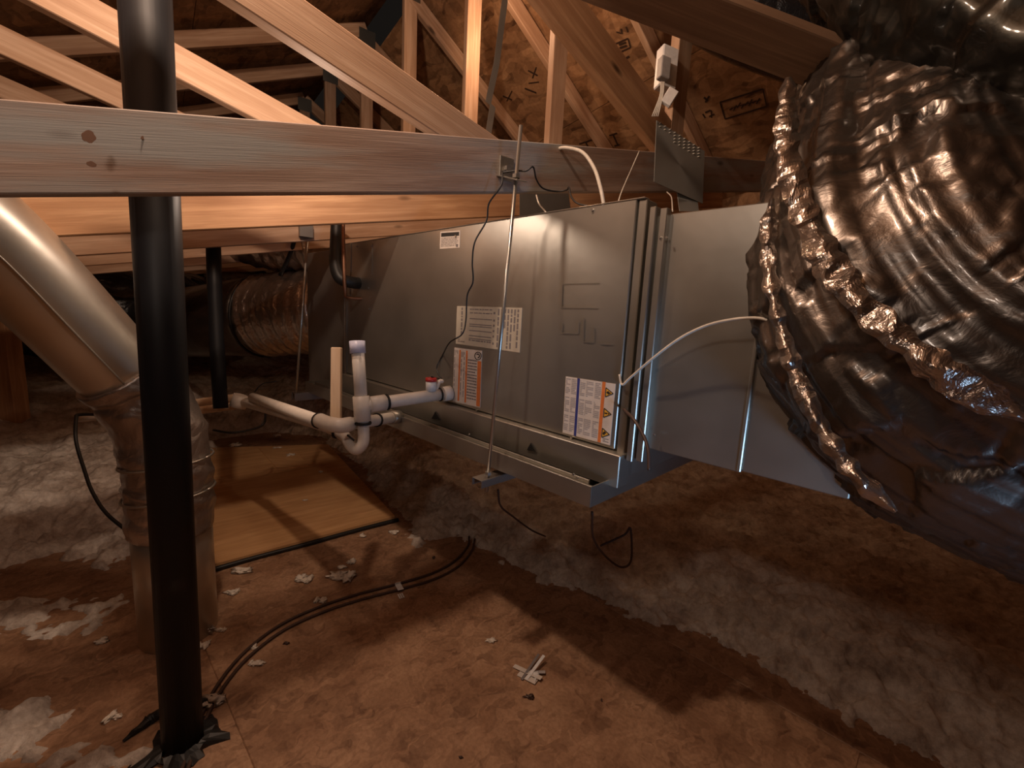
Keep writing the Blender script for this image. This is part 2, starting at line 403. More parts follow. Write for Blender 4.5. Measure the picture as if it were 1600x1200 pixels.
n1 = fbm(X, Y, 2.2, 3, 21); n2 = fbm(X, Y, 10, 4, 31, .62); n3 = np.abs(fbm(X, Y, 24, 3, 41, .7)-.5)*2; n4 = fbm(X, Y, 62, 2, 71, .7); n5 = np.abs(fbm(X, Y, 9, 3, 81, .6)-.5)*2
Hh = prof*(.07+.10*n1) + np.clip(d/.05, 0, 1)*(.012+(n2-.45)*.05 + (.45-n3)*.020 + (n4-.5)*.016 + (.3-n5)*.035)
hill = np.clip((-X-1.9)/1.4, 0, 1)*np.clip((Y-1.5)/1.6, 0, 1)*.42; hill = np.maximum(hill, np.clip((Y-3.6)/1.2, 0, 1)*.24); Hh = Hh + hill*np.clip(d/.3, 0, 1)
outw = (X*BH.x+Y*BH.y > 3.30) | (X*NB.x+Y*NB.y > 8.1) | (X*NB.x+Y*NB.y < -3.1)
Hh = np.where((d > 0), np.maximum(Hh, .001), -.03)
vx = np.stack([X+ (fbm(X, Y, 15, 2, 51)-.5)*.02, Y+(fbm(X, Y, 15, 2, 61)-.5)*.02, Hh], -1).reshape(-1, 3)
ny, nx = X.shape
idx = np.arange(ny*nx).reshape(ny, nx)
keep = ((d[:-1,:-1] > -.02) | (d[1:,1:] > -.02)) & ~outw[:-1,:-1] & ~outw[1:,1:]
quads = np.stack([idx[:-1,:-1], idx[:-1,1:], idx[1:,1:], idx[1:,:-1]], -1)[keep]
me = bpy.data.meshes.new('blown_insulation')
used, inv = np.unique(quads, return_inverse=True); quads = inv.reshape(quads.shape)
me.from_pydata(vx[used].tolist(), [], quads.tolist()); me.materials.append(M['fluff'])
for f in me.polygons: f.use_smooth = True
ins = bpy.data.objects.new('blown_insulation', me); C.objects.link(ins)
tag(ins, 'loose white and brown blown insulation heaped beyond the bare floor', 'insulation', kind='stuff')
def ins_h(x, y): 
    xx = np.array([[x]]); yy = np.array([[y]]); dd = sdist(xx, yy)
    return float(np.clip(dd/.22, 0, 1)[0,0])*.13
def clump(px, py, r, label, name='insulation_clump', fl_=.5, n=3, m_='fluff', group=None, cat='insulation clump', seed=0):
    if 'tuft' in name: m_ = 'fluff_pale'
    bm = bmesh.new(); c0 = fl(px, py); rr = random.Random(seed or int(px*7+py))
    for k in range(n):
        o = V((rr.uniform(-.8,.8)*r*(1 if n > 1 else 0), rr.uniform(-.5,.5)*r*(1 if n > 1 else 0), 0))
        rk = r*rr.uniform(.45, .8) if n > 1 else r
        t = bmesh.ops.create_icosphere(bm, subdivisions=3, radius=rk, matrix=Matrix.Translation(c0+o+Z*rk*fl_*.8))
        off = V((rr.uniform(0,9), rr.uniform(0,9), 0)); ang = rr.uniform(0, 3.1)
        for v in t['verts']:
            l = v.co-(c0+o+Z*rk*fl_*.8); q = mnoise.noise(l*(1.9/rk)+off)+.8*mnoise.noise(l*(4.5/rk)+off)+.5*mnoise.noise(l*(9/rk)+off)
            l = l*(1+.75*q); l.z *= fl_; l.x *= 1+.5*math.cos(ang); l.y *= 1-.3*math.cos(ang)
            v.co = c0+o+Z*rk*fl_*.8+l; v.co.z = max(v.co.z, .0015)
    return obj(name, bm, M[m_], None, label, cat, group, smooth=True)

# ------------------------------------------------------------------ roof trusses
CS = [1.118+.61*i for i in range(8)]
king = [1.665, 1.575, 1.475, 1.385, 1.33, 1.25, 1.20, 1.13]
zb0 = [1.336, 1.330, 1.320, 1.315, 1.30, 1.29, 1.28, 1.27]
zd = [1.858, 1.889, 1.905, 1.90, 1.90, 1.89, 1.88, 1.88]
place = ['nearest roof truss, its wide greyish bottom chord crossing the front', 'roof truss just behind the nearest one, warm lit bottom chord under it',
 'third roof truss back, orange bottom chord resting close above the air handler', 'fourth roof truss back, thin lit chord low behind the hanging bracket',
 'fifth roof truss back, narrow king stud left of the knotted bright stud', 'sixth roof truss back, dim king stud with dull plate on top',
 'seventh roof truss back, small dark stud below the shadowed roof', 'last dark roof truss, farthest back in the shadows']
for k in range(8):
    c = CS[k]; cm = c+.019; T = empty('roof_truss', tp(.0, zb0[k], cm), place[k], 'roof truss', 'row of roof trusses')
    wg = M['wood_grey'] if k == 0 else M['wood_deep'] if k == 1 else M['wood']
    nbv = NB
    zb = lambda s: zb0[k]+.2*s+.07
    ks = king[k]
    s_l = -3.2 if k == 0 else -2.6
    board('bottom_chord', tp(s_l, zb(s_l), cm), tp(3.2, zb(3.2), cm), .141, .038, nbv, wg, T, label='wide greyish board with knots' if k == 0 else None)
    zl = lambda s: left_z(s, cm)-.075
    zr = lambda s: right_z(s, cm)-.065
    board('top_chord', tp(-3.6, zl(-3.6), cm), tp(ks, zl(ks)-.02, cm), .09, .038, nbv, M['wood'], T)
    board('top_chord', tp(ks, zr(ks)-.02, cm), tp(3.1, zr(3.1), cm), .09, .038, nbv, M['wood'], T)
    # king stud
    board('stud', tp(ks, zb(ks)+.05, cm+.001), tp(ks, min(zl(ks), zr(ks))-.03, cm+.001), .088, .038, nbv, M['wood'], T)
    # diagonal web falling to the right onto the chord
    se = (zd[k]-zb0[k]-.141)/(.268+.2)
    zz = lambda s: zd[k]-.268*s-.05
    sl = -.95
    board('diagonal_web', tp(sl, zz(sl), cm+.0015), tp(se, zz(se), cm+.0015), .089, .038, nbv, M['wood'], T)
    # nail plates, pressed on the near face
    bm = bmesh.new(); box(bm, tp(ks, zl(ks)-.08, c-.001), BH*.06, NB*.001, Z*.055); obj('nail_plate', bm, M['plate'], T)
    if k == 0:
        a = V((1.02, 0, 2.075)); b_ = V((1.555, 0, 1.825))
        board('diagonal_web', tp(.55, 2.265, cm+.0015), tp(1.66, 1.832, cm+.0015), .14, .038, nbv, M['wood_deep'], T, label='broad dark orange diagonal board')
    if k == 1:
        bm = bmesh.new(); q = [onp(*z_, NB, c-.0015) for z_ in ((812,299),(888,299),(893,338),(812,338))]
        v1 = [bm.verts.new(p) for p in q]; v2 = [bm.verts.new(p+NB*.0012) for p in q]; bm.faces.new(v1); bm.faces.new(v2[::-1])
        for i in range(4): bm.faces.new((v1[i], v1[(i+1)%4], v2[(i+1)%4], v2[i]))
        obj('nail_plate', bm, M['plate'], T, label='dull grey plate on the chord beside the hanging rod')
bch = [o for o in bpy.data.objects if o.name == 'bottom_chord'][0]
for px, py, rx, ry, an in ((100,206,15,9,0),(91,246,10,4,.2),(650,266,6,11,-.5),(628,231,4,3,0),(215,214,6,3,0),(699,238,5,1.5,0)):
    bm = bmesh.new(); vs = []; vb = []
    for k in range(18):
        t = k*math.pi/9; q = 1+.25*mnoise.noise(V((math.cos(t)*1.5, math.sin(t)*1.5, px)))
        x, y = rx*math.cos(t)*q, ry*math.sin(t)*q; p = onp(px+x*math.cos(an)-y*math.sin(an), py+x*math.sin(an)+y*math.cos(an), NB, CS[0]-.0006)
        vs.append(bm.verts.new(p)); vb.append(bm.verts.new(p+NB*.0006))
    bm.faces.new(vs); bm.faces.new(vb[::-1])
    for k in range(18): bm.faces.new((vs[k], vs[(k+1)%18], vb[(k+1)%18], vb[k]))
    obj('knot', bm, M['knot'], bch)
# thin panel helper in any plane: quad from four points with thickness
def quad(bm, q, n, th):
    v1 = [bm.verts.new(p) for p in q]; v2 = [bm.verts.new(p+V(n)*th) for p in q]; bm.faces.new(v1); bm.faces.new(v2[::-1])
    for i in range(len(q)): bm.faces.new((v1[i], v1[(i+1)%len(q)], v2[(i+1)%len(q)], v2[i]))

# galvanised strap hanging between the studs
bm = bmesh.new(); cst = 1.62
sp = [(785,-60),(783,0),(770,100),(757,160),(764,166),(755,222)]
P = [onp(x+6, y, NB, cst-.0*i) for i, (x, y) in enumerate(sp)]
for a, b_ in zip(P, P[1:]): quad(bm, [a-BH*.014, a+BH*.014, b_+BH*.014, b_-BH*.014], NB, .0015)
obj('metal_strap', bm, M['galv'], None, 'long kinked galvanised strap hanging between two roof studs', 'strap')

# mending plate with spikes on the near truss
q = [at(1026,188,1.66), at(1101,236,1.70), at(1098,318,1.70), at(1022,284,1.66)]
mp = empty('mending_plate', (q[2]+q[3])/2, 'dark grey metal mending plate with spiked top edge on the beam', 'metal plate')
bm = bmesh.new(); quad(bm, q, NB, .0016); obj('plate', bm, M['plate'], mp)
bm = bmesh.new()
for i in range(9):
    for j in range(4):
        if j > 1 and i < 3: continue
        u = .06+i*.1; v = .02+j*.055; p0 = q[0].lerp(q[1], u).lerp(q[3].lerp(q[2], u), v)
        box(bm, p0-NB*.003, BH*.0018, NB*.004, Z*.001)
obj('spikes', bm, M['galv'], mp, kind='stuff')
bm = bmesh.new(); quad(bm, [at(1058,300,1.70), at(1090,312,1.7), at(1092,330,1.7), at(1062,330,1.7)], NB, .002); obj('tab', bm, M['plate'], mp)

# dark board crossing high on the right, close to the camera; shade put into its timber colour
board('rafter_board', at(880,-58,1.0), at(1300,104,1.0), .16, .02, Z, M['wood_shaded'], None, 'dark shaded roof board high on the right beside the foil duct', 'board')

# ------------------------------------------------------------------ air handler
S0, S1 = .575, 2.165; ZB, ZT = .727, 1.434
ah = empty('air_handler', ap((S0+S1)/2, .28, ZB), 'long galvanised air handler cabinet hanging below the trusses', 'air handler')
def abox(bm, s0, s1, o0, o1, z0, z1, bev=.002):
    box(bm, ap((s0+s1)/2, (o0+o1)/2, (z0+z1)/2), EA*(s1-s0)/2, EO*(o1-o0)/2, Z*(z1-z0)/2, bev)
def aobj(name, args, mt, parent, label=None, **k):
    bm = bmesh.new(); abox(bm, *args); return obj(name, bm, mt, parent, label, **k)
aobj('cabinet', (S0+.01, S1, .012, .56, ZB, ZT-.004), M['galv'], ah)
aobj('access_panel', (S0+.022, S1-.002, -.004, .012, .812, ZT), M['galv'], ah, label='wide front access panel with paper labels')
aobj('corner_post', (S0-.004, S0+.018, .0, .05, .735, ZT-.002), M['galv'], ah)
aobj('base_rail', (S0-.012, S1, -.03, .02, .722, .808), M['galv'], ah)
aobj('top_flange', (S0, S1, -.006, .02, ZT-.001, ZT+.003), M['galv'], ah)
def fa(px, py, o=-.0055): return onp(px, py, EO, CA+o)
def faq(bm, pts, o=-.0055, th=.0008): quad(bm, [fa(x, y, o) for x, y in pts], EO, th)
def fline(bm, a, b, wpx=1.3, o=-.0060):
    (x0, y0), (x1, y1) = a, b; L = math.hypot(x1-x0, y1-y0); nx, ny = -(y1-y0)/L*wpx/2, (x1-x0)/L*wpx/2
    faq(bm, [(x0+nx, y0+ny), (x1+nx, y1+ny), (x1-nx, y1-ny), (x0-nx, y0-ny)], o, .0008)
for grp in ([((878,444),(877,480)), ((877,480),(934,481)), ((880,443),(935,442))], [((879,505),(878,520)), ((878,520),(903,521)), ((904,503),(903,521))],
            [((912,497),(911,534)), ((911,534),(926,535)), ((937,537),(957,538)), ((928,512),(928,534))]):
    bm = bmesh.new()
    for a, b_ in grp: fline(bm, a, b_, 1.5, -.0075)
    obj('knockout_rim', bm, M['galv'], ah, label='raised outline pressed into the front panel')
# screws
def screw(px, py, o, parent, r=.004, mt='rod'):
    bm = bmesh.new(); P = onp(px, py, EO, CA+o)
    bmesh.ops.create_cone(bm, cap_ends=True, segments=6, radius1=r, radius2=r*.8, depth=.005, matrix=Matrix.Translation(P) @ EO.to_track_quat('Z','Y').to_matrix().to_4x4())
    obj('screw', bm, M[mt], parent)
for s_ in ((925,328),(745,641),(893,684),(578,640),(712,369),(575,450),(557,385),(580,384),(576,483)): screw(*s_, -.007, ah)
# labels ------------------------------------------------
def bil(Q, u, v):
    a = (Q[0][0]+(Q[1][0]-Q[0][0])*u, Q[0][1]+(Q[1][1]-Q[0][1])*u); b = (Q[3][0]+(Q[2][0]-Q[3][0])*u, Q[3][1]+(Q[2][1]-Q[3][1])*u)
    return (a[0]+(b[0]-a[0])*v, a[1]+(b[1]-a[1])*v)
def label(Q, mt, name_lab, cat='label'):
    c = fa(*bil(Q, .5, 1)); L = empty('paper_label', c, name_lab, cat)
    bm = bmesh.new(); faq(bm, Q, -.0052, .0010); obj('sheet', bm, M[mt], L); return L
def patch(bm, Q, u0, v0, u1, v1, o=-.0056):
    faq(bm, [bil(Q, u0, v0), bil(Q, u1, v0), bil(Q, u1, v1), bil(Q, u0, v1)], o, .0003)
def scrib(bm, Q, u0, v0, u1, v1, rows, vertical=False, seed=1, o=-.0056, fill=.5):
    """rows of broken strokes that read as small print"""
    rr = random.Random(seed)
    for i in range(rows):
        a = 0.
        while a < .97:
            l = rr.uniform(.05, .2); e = min(a+l, 1)
            if vertical:
                w_ = (u1-u0)/rows; patch(bm, Q, u0+i*w_, v0+(v1-v0)*a, u0+i*w_+w_*fill, v0+(v1-v0)*e, o)
            else:
                w_ = (v1-v0)/rows; patch(bm, Q, u0+(u1-u0)*a, v0+i*w_, u0+(u1-u0)*e, v0+i*w_+w_*fill, o)
            a = e+rr.uniform(.02, .05)
            if rr.random() < .06: break
# wiring sheet
Q = [(714,478),(816,481),(812,551),(712,537)]
L = label(Q, 'paper_tan', 'tan wiring diagram sheet, uppermost of the two middle labels')
bm = bmesh.new()
scrib(bm, Q, .07, .04, .115, .75, 1, True, 3); 
for v in (.30, .44, .49, .60, .73, .80): patch(bm, Q, .20, v, .545, v+.022)
scrib(bm, Q, .20, .06, .54, .24, 2, False, 4, fill=.3); scrib(bm, Q, .2, .84, .54, .95, 1, False, 8, fill=.3)
for v in (.12, .3, .42, .55, .68, .85): patch(bm, Q, .565, v, .59, v+.05)
scrib(bm, Q, .63, .04, .98, .95, 7, True, 6); scrib(bm, Q, .03, .86, .14, .96, 2, False, 7)
obj('print', bm, M['ink'], L)
# orange striped warning sheet
Q = [(710,543),(753,548),(750,637),(707,627)]
L = label(Q, 'paper', 'narrow warning sheet with orange stripes beside the pipe outlet')
bm = bmesh.new()
for u in (.18, .43): patch(bm, Q, u, .03, u+.055, .97)
patch(bm, Q, .86, .19, .99, .985); obj('stripe', bm, M['orange'], L)
bm = bmesh.new(); scrib(bm, Q, .50, .18, .84, .92, 14, False, 9, fill=.45); scrib(bm, Q, .02, .04, .16, .9, 3, True, 11, fill=.4); scrib(bm, Q, .26, .06, .41, .9, 3, True, 12, fill=.4)
obj('print', bm, M['ink'], L)
bm = bmesh.new(); a = bil(Q, .86, .10)
pts = [(a[0]+5*math.cos(t*math.pi/8), a[1]+6*math.sin(t*math.pi/8)) for t in range(16)]
for i in range(16): fline(bm, pts[i], pts[(i+1)%16], 1.1, -.0059)
for i in range(3, 14): fline(bm, (a[0]+2.3*math.cos(i*math.pi/8+2.6), a[1]+3*math.sin(i*math.pi/8+2.6)), (a[0]+2.3*math.cos((i+1)*math.pi/8+2.6), a[1]+3*math.sin((i+1)*math.pi/8+2.6)), 1.5, -.0059)
obj('round_symbol', bm, M['ink_black'], L)
# large warning sheet
Q = [(884,588),(962,600),(953,696),(879,676)]
L = label(Q, 'paper', 'large warning sheet with blue and orange bars and amber triangles')
bm = bmesh.new(); patch(bm, Q, .235, .0, .285, 1.0); obj('blue_bar', bm, M['blue'], L)
bm = bmesh.new(); patch(bm, Q, .735, -.005, .80, .995); obj('orange_bar', bm, M['orange'], L)
bm = bmesh.new()
for (u0, u1) in ((.01,.10),(.125,.225),(.30,.40),(.42,.56),(.60,.72)):
    for (v0, v1) in ((.03,.30),(.35,.62),(.67,.95)): scrib(bm, Q, u0, v0, u1, v1, 9, False, int(u0*100+v0*33), fill=.62)
obj('print', bm, M['print_grey'], L)
for n_, v in enumerate((.16, .50, .83)):
    bm = bmesh.new(); faq(bm, [bil(Q, .815, v-.075), bil(Q, .965, v), bil(Q, .815, v+.075)], -.0057, .0004); s_ = obj('warning_triangle', bm, M['yellow'], L)
    bm = bmesh.new(); T3 = [bil(Q, .815, v-.075), bil(Q, .965, v), bil(Q, .815, v+.075)]
    for i in range(3): fline(bm, T3[i], T3[(i+1)%3], 1.1, -.0062)
    if n_ == 0: sy = [((.835,.005),(.87,-.02)), ((.87,-.02),(.865,.02)), ((.865,.02),(.91,-.005))]
    elif n_ == 1: sy = [((.83,.0),(.885,.0)), ((.90,.0),(.92,.0))]
    else: sy = [((.835,.0),(.86,.025)), ((.84,.0),(.87,-.03)), ((.85,.01),(.89,-.02))]
    for a, b_ in sy: fline(bm, bil(Q, a[0], v+a[1]), bil(Q, b_[0], v+b_[1]), 1.9, -.0064)
    obj('symbol', bm, M['ink_black'], s_)
bm = bmesh.new(); scrib(bm, Q, .84, .91, .96, .975, 3, False, 5, fill=.5); obj('small_print', bm, M['ink'], L)
# name plate at the top
Q = [(688,362),(719,360),(718,387),(687,389)]
L = label(Q, 'paper', 'small rating sticker with black header near the top edge')
bm = bmesh.new(); patch(bm, Q, .05, .08, .95, .30); obj('header', bm, M['ink_black'], L)
bm = bmesh.new(); scrib(bm, Q, .06, .38, .92, .92, 6, False, 13, fill=.4); patch(bm, Q, .82, .78, .92, .95); obj('print', bm, M['ink'], L)
# suction line knock-outs at the far end
for a, b_ in (((543,466),(578,464)), ((548,380),(546,462)), ((581,380),(580,430)), ((541,470),(541,590))):
    bm = bmesh.new(); fline(bm, a, b_, 1.6, -.006); obj('seam', bm, M['galv'], ah)

# dark connector gap, then supply duct toward the right
dr = empty('supply_duct', ap(.32, .3, .835), 'galvanised rectangular duct box right of the cabinet gap', 'duct')
aobj('connector', (.535, .59, .06, .5, .83, 1.40), M['black'], dr, label='dark recessed joint')
aobj('box_near', (.30, .545, .012, .53, .835, 1.394), M['galv'], dr); aobj('box_far', (.105, .297, .016, .53, .838, 1.392), M['galv'], dr)
aobj('flange', (.515, .533, -.006, .014, .80, 1.405), M['galv'], dr); aobj('flange', (.54, .556, -.012, .014, .795, 1.41), M['galv'], dr)
aobj('seam', (.294, .302, .009, .014, .836, 1.393), M['galv'], dr)
for s_ in ((1031,371),(1042,371),(1022,680)): screw(*s_, -.008, dr, .003)

# plenum at the far end
pl = empty('return_plenum', ap(2.43, .3, .70), 'dull galvanised plenum box at the far end of the cabinet', 'plenum')
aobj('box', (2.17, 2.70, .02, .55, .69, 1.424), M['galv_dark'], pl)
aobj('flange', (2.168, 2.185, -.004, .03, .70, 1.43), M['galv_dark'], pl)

# drain pan
pn = empty('drain_pan', ap(1.4, .25, .68), 'shallow galvanised drain pan under the air handler', 'drain pan')
pz0, pz1 = .682, .737; po0, po1 = -.105, .60; ps0, ps1 = .59, 2.42
aobj('bottom', (ps0, ps1, po0, po1, pz0, pz0+.003, .0005), M['galv'], pn)
for a in ((ps0, ps1, po0, po0+.003), (ps0, ps1, po1-.003, po1), (ps0, ps0+.003, po0, po1), (ps1-.003, ps1, po0, po1)):
    aobj('side', (*a, pz0, pz1, .0005), M['galv'], pn)
aobj('ledge', (ps0+.004, ps1-.05, po0+.004, po0+.028, pz1-.012, pz1-.009, .0005), M['galv'], pn)
aobj('hem', (ps0+.03, ps1-.05, po0+.030, po0+.036, pz1-.012, pz1+.001, .0005), M['galv'], pn)
for px, py in ((682,650),(831,699)):
    bm = bmesh.new(); P = [onp(px-7, py+4, EO, CA-.032), onp(px+7, py+6, EO, CA-.032), onp(px-1, py-7, EO, CA-.032)]; quad(bm, P, -EO, .003)
    obj('drain_arrow', bm, M['black'], ah, label='small black triangle on the base rail')
for s_ in ((733,679),(896,741),(902,747)): screw(*s_, po0+.01, pn, .0035)

# ------------------------------------------------------------------ hanging rods and channels
def cyl_between(bm, a, b, r, seg=10): tube(bm, [a, b], r, seg, 1)
rd = empty('threaded_rod_hanger', at(762,760,1.34), 'front threaded rod hanger, channel end under the drain pan', 'hanger', 'rod hangers')
rt, rb = at(814,196,1.20), at(760,768,1.33)
tubeobj('rod', [rt, rb], .0052, M['rod'], rd, 8, 1)
e0 = at(757,748,1.33); 
def channel(parent, p, dirv, L, wd=.041, h=.022):
    dirv = V(dirv).normalized(); side = Z.cross(dirv)
    bm = bmesh.new(); c = p+dirv*L/2
    box(bm, c+Z*h/2, dirv*L/2, side*wd/2, Z*.0013, .0004); box(bm, c+side*wd/2, dirv*L/2, side*.0013, Z*h/2, .0004); box(bm, c-side*wd/2, dirv*L/2, side*.0013, Z*h/2, .0004)
    obj('channel', bm, M['galv_dark'], parent)
channel(rd, e0-EO*.03-Z*.006, EO, .85)
bm = bmesh.new(); bmesh.ops.create_cone(bm, cap_ends=True, segments=6, radius1=.010, radius2=.010, depth=.009, matrix=Matrix.Translation(rb.lerp(rt, .055))); obj('nut', bm, M['rod'], rd)
# bracket at beam
pw = onp(791,264,NB,CS[0]-.003)
bm = bmesh.new(); box(bm, pw, BH*.025, NB*.003, Z*.032, .001); obj('washer_plate', bm, M['galv'], rd)
bm = bmesh.new(); bmesh.ops.create_cone(bm, cap_ends=True, segments=6, radius1=.011, radius2=.010, depth=.012, matrix=Matrix.Translation(pw-NB*.009) @ NB.to_track_quat('Z','Y').to_matrix().to_4x4()); obj('bolt', bm, M['galv_dark'], rd)
cross = rt.lerp(rb, .135); pa = onp(783,275,NB,CS[0]-.003); pb = cross+(cross-pa)*.35
X_ = (pb-pa); bm = bmesh.new(); box(bm, (pa+pb)/2, X_/2, X_.cross(Z).normalized()*.016, Z*.002, .0008); obj('angle_bracket', bm, M['galv'], rd)
bm = bmesh.new(); bmesh.ops.create_cone(bm, cap_ends=True, segments=6, radius1=.011, radius2=.011, depth=.010, matrix=Matrix.Translation(cross+Z*.008)); obj('nut', bm, M['rod'], rd)
# second hanger farther back
rt2, rb2 = at(482,352,2.24), at(462,628,2.32)
rd2 = empty('threaded_rod_hanger', rb2, 'far threaded rod hanger in front of the dark plenum', 'hanger', 'rod hangers')
tubeobj('rod', [rt2, rb2], .0065, M['rod'], rd2, 8, 1)
channel(rd2, at(458,620,2.32), EO, .8, .041, .04)
bm = bmesh.new(); pq = onp(478,361,NB,CS[2]-.012); box(bm, pq, BH*.030, NB*.012, Z*.028, .001); obj('angle_bracket', bm, M['galv_dark'], rd2)

# ------------------------------------------------------------------ black vent pipe, posts, suction line
fb = fl(286,1163); vp = fb.copy()
tb = at(227,0,.90)
dirp = (tb-fb).normalized()
vt = empty('vent_pipe', fb, 'tall black plastic vent pipe rising from the floor at front left', 'pipe')
tubeobj('pipe', [fb-Z*.01, fb+dirp*1.9], .0445, M['black_pipe'], vt, 32, 1)
# torn sheathing bits around its foot
for px, py, r in ((240,1128,.035),(318,1095,.03),(262,1170,.028)):
    pass
bm = bmesh.new(); rr = random.Random(4); rows = []
for k in range(36):
    a = k*math.pi/18; row = []
    for j, (r0, z0) in enumerate(((.046,.018),(.062,.014),(.085,.002))):
        r1 = r0*(1+(.9 if j == 2 else .3)*mnoise.noise(V((math.cos(a)*2.2, math.sin(a)*2.2, j)))); row.append(bm.verts.new(fb+V((math.cos(a)*r1, math.sin(a)*r1, z0+.010*mnoise.noise(V((a*4, j, 2)))))))
    rows.append(row)
for k in range(36):
    for j in range(2): bm.faces.new((rows[k][j], rows[k][j+1], rows[(k+1)%36][j+1], rows[(k+1)%36][j]))
obj('torn_floor_collar', bm, M['black'], None, 'dark torn collar around the foot of the black pipe', 'debris')
for px, py, ax, ay, w_, lb in ((222,1133,205,1148,.022,'dark splinter left of the black pipe foot'),(246,1118,232,1126,.03,'short dark splinter touching the black pipe foot'),(322,1093,338,1086,.016,'small dark splinter right of the black pipe foot')):
    A_, B_ = fl(px, py, .012), fl(ax, ay, .006); bm = bmesh.new(); tube(bm, [A_+(A_-B_)*.6, A_, B_, B_+(B_-A_)*.7], [w_*.5, w_*.42, w_*.1], 7, 4, disp=lambda u, a, P: .006*mnoise.noise(P*60))
    obj('wood_splinter', bm, M['black'], None, lb, 'debris')
# black square post further back
pst = tubeobj('hanging_pipe', [at(333,372,1.97), at(338,520,1.97), at(345,638,1.97)], .029, M['black_pipe'], None, 16, 2, label='slim black pipe hanging down behind the vent pipe', cat='pipe')
a = at(18,655,2.7); b_ = at(-8,430,2.7)
board('wooden_post', V((a.x,a.y,.05)), V((b_.x, b_.y, 1.42)), .14, .09, CF, M['wood_deep'], None, 'orange brown wooden post at the far left behind the round duct', 'post')
bm = bmesh.new(); cc = at(84,548,4.0); box(bm, cc, CR*.12, CF*.15, CU*.14, .003); obj('dark_box', bm, M['black'], None, 'small black box lying on the insulation behind the round duct', 'box')

sl = empty('suction_line', at(527,420,2.02), 'black foam insulated refrigerant line dropping to the cabinet corner', 'pipe')
tubeobj('foam_sleeve', [at(527,330,2.06), at(525,380,2.05), at(524,412,2.03), at(531,434,2.02), at(548,441,2.04), at(566,443,2.11)], .027, M['black'], sl, 14, 6)
tubeobj('copper_tube', [at(536,340,2.0), at(537,400,1.99), at(539,452,2.0), at(544,465,2.04), at(575,467,2.10)], .008, M['copper_dull'], sl, 8, 5)

# ------------------------------------------------------------------ drains in white PVC
def band(parent, p, d, r, mt='black', wd=.006):
    bm = bmesh.new(); d = V(d).normalized(); tube(bm, [V(p)-d*wd/2, V(p)+d*wd/2], r*1.05, 14, 1); obj('strap' if mt == 'black' else 'collar', bm, M[mt], parent)
d1 = empty('condensate_drain', at(566,700,1.43), 'white plastic condensate drain with capped riser and trap', 'drain pipe')
A0 = fa(703,614,-.01); tee = at(565,634,1.44); R1 = .0215
tubeobj('pipe', [A0, tee], R1, M['pvc'], d1, 16, 1)
tubeobj('fitting', [A0-EO*.0, A0.lerp(tee, .10)], R1*1.28, M['pvc'], d1, 16, 1); tubeobj('fitting', [tee.lerp(A0, .08), tee.lerp(A0, .24)], R1*1.25, M['pvc'], d1, 16, 1)
band(d1, A0.lerp(tee, .13), tee-A0, R1*1.1); band(d1, tee.lerp(A0, .26), tee-A0, R1*1.2)
tubeobj('riser', [tee, at(559,546,1.43)], R1*.92, M['pvc'], d1, 16, 1)
tubeobj('cap', [at(559,552,1.43), at(558,533,1.43)], R1*1.14, M['pvc_blue'], d1, 16, 1, label='pale blue cap on the riser')
tubeobj('tee_body', [at(564,619,1.44), at(567,658,1.445)], R1*1.22, M['pvc'], d1, 16, 1)
tubeobj('trap', [at(567,655,1.445), at(568,676,1.45), at(567,692,1.45), at(558,702,1.45), at(549,697,1.46), at(541,684,1.48), at(530,676,1.5), at(515,669,1.55)], R1*.86, M['pvc'], d1, 16, 6)
tubeobj('long_run', [at(518,669,1.54), at(490,660,1.62), at(374,626,2.05)], R1*.95, M['pvc'], d1, 14, 1)
band(d1, at(526,675,1.50), V((-1,.3,.1)), R1)
band(d1, at(567,661,1.445), Z, R1*1.2)
tubeobj('screwdriver_mark', [at(553,688,1.43), at(543,680,1.45)], .003, M['black'], d1, 6, 1)
d2 = empty('pan_drain', at(520,662,1.40), 'white plastic drain line leaving the pan corner toward the back', 'drain pipe')
B0 = onp(622,651,EO,CA+po0); B1 = at(532,665,1.40)
tubeobj('pipe', [B0, B1], R1*.95, M['pvc'], d2, 16, 1); tubeobj('elbow', [B0.lerp(B1,.86), B1, at(512,662,1.42), at(500,657,1.46)], R1*1.12, M['pvc'], d2, 16, 5)
tubeobj('long_run', [at(506,660,1.44), at(395,621,1.95)], R1*.95, M['pvc'], d2, 14, 1)
tubeobj('fitting', [B0, B0.lerp(B1, .16)], R1*1.2, M['galv'], d2, 16, 1); band(d2, B0.lerp(B1, .42), B1-B0, R1*1.12); band(d2, B0.lerp(B1, .74), B1-B0, R1*1.12); band(d2, at(498,657,1.47), V((-1,.6,0)), R1*1.2)
tubeobj('coupling', [at(378,618,2.02), at(371,636,2.02)], .034, M['pvc'], d2, 14, 1)
tubeobj('line_pipe', [at(375,621,2.08), at(230,640,2.2)], .02, M['wood_stick'], None, None and 0 or 12, 1, label='upper beige pipe running left behind the black post', cat='pipe')
tubeobj('line_pipe', [at(373,633,2.05), at(230,652,2.15)], .018, M['wood_stick'], None, 12, 1, label='lower beige pipe running left behind the black post', cat='pipe')
# float switch
fs = empty('float_switch', fa(671,607,-.05), 'white float switch with red cap on the drain pipe', 'switch')
f0 = A0.lerp(tee, .24)+Z*.018
tubeobj('body', [f0, f0+Z*.034], .019, M['plastic_white'], fs, 16, 1); tubeobj('red_cap', [f0+Z*.034, f0+Z*.046], .020, M['red'], fs, 16, 1)
tubeobj('fitting', [f0+EO*.02+Z*.0, f0+EO*.035+Z*.03, f0+EO*.05+Z*.03], .008, M['pvc'], fs, 8, 3)
# stick
board('wooden_stick', at(525,657,1.52), at(526,543,1.52), .034, .02, CF, M['wood_stick'], None, 'short upright pale wooden stick beside the capped riser', 'stick')

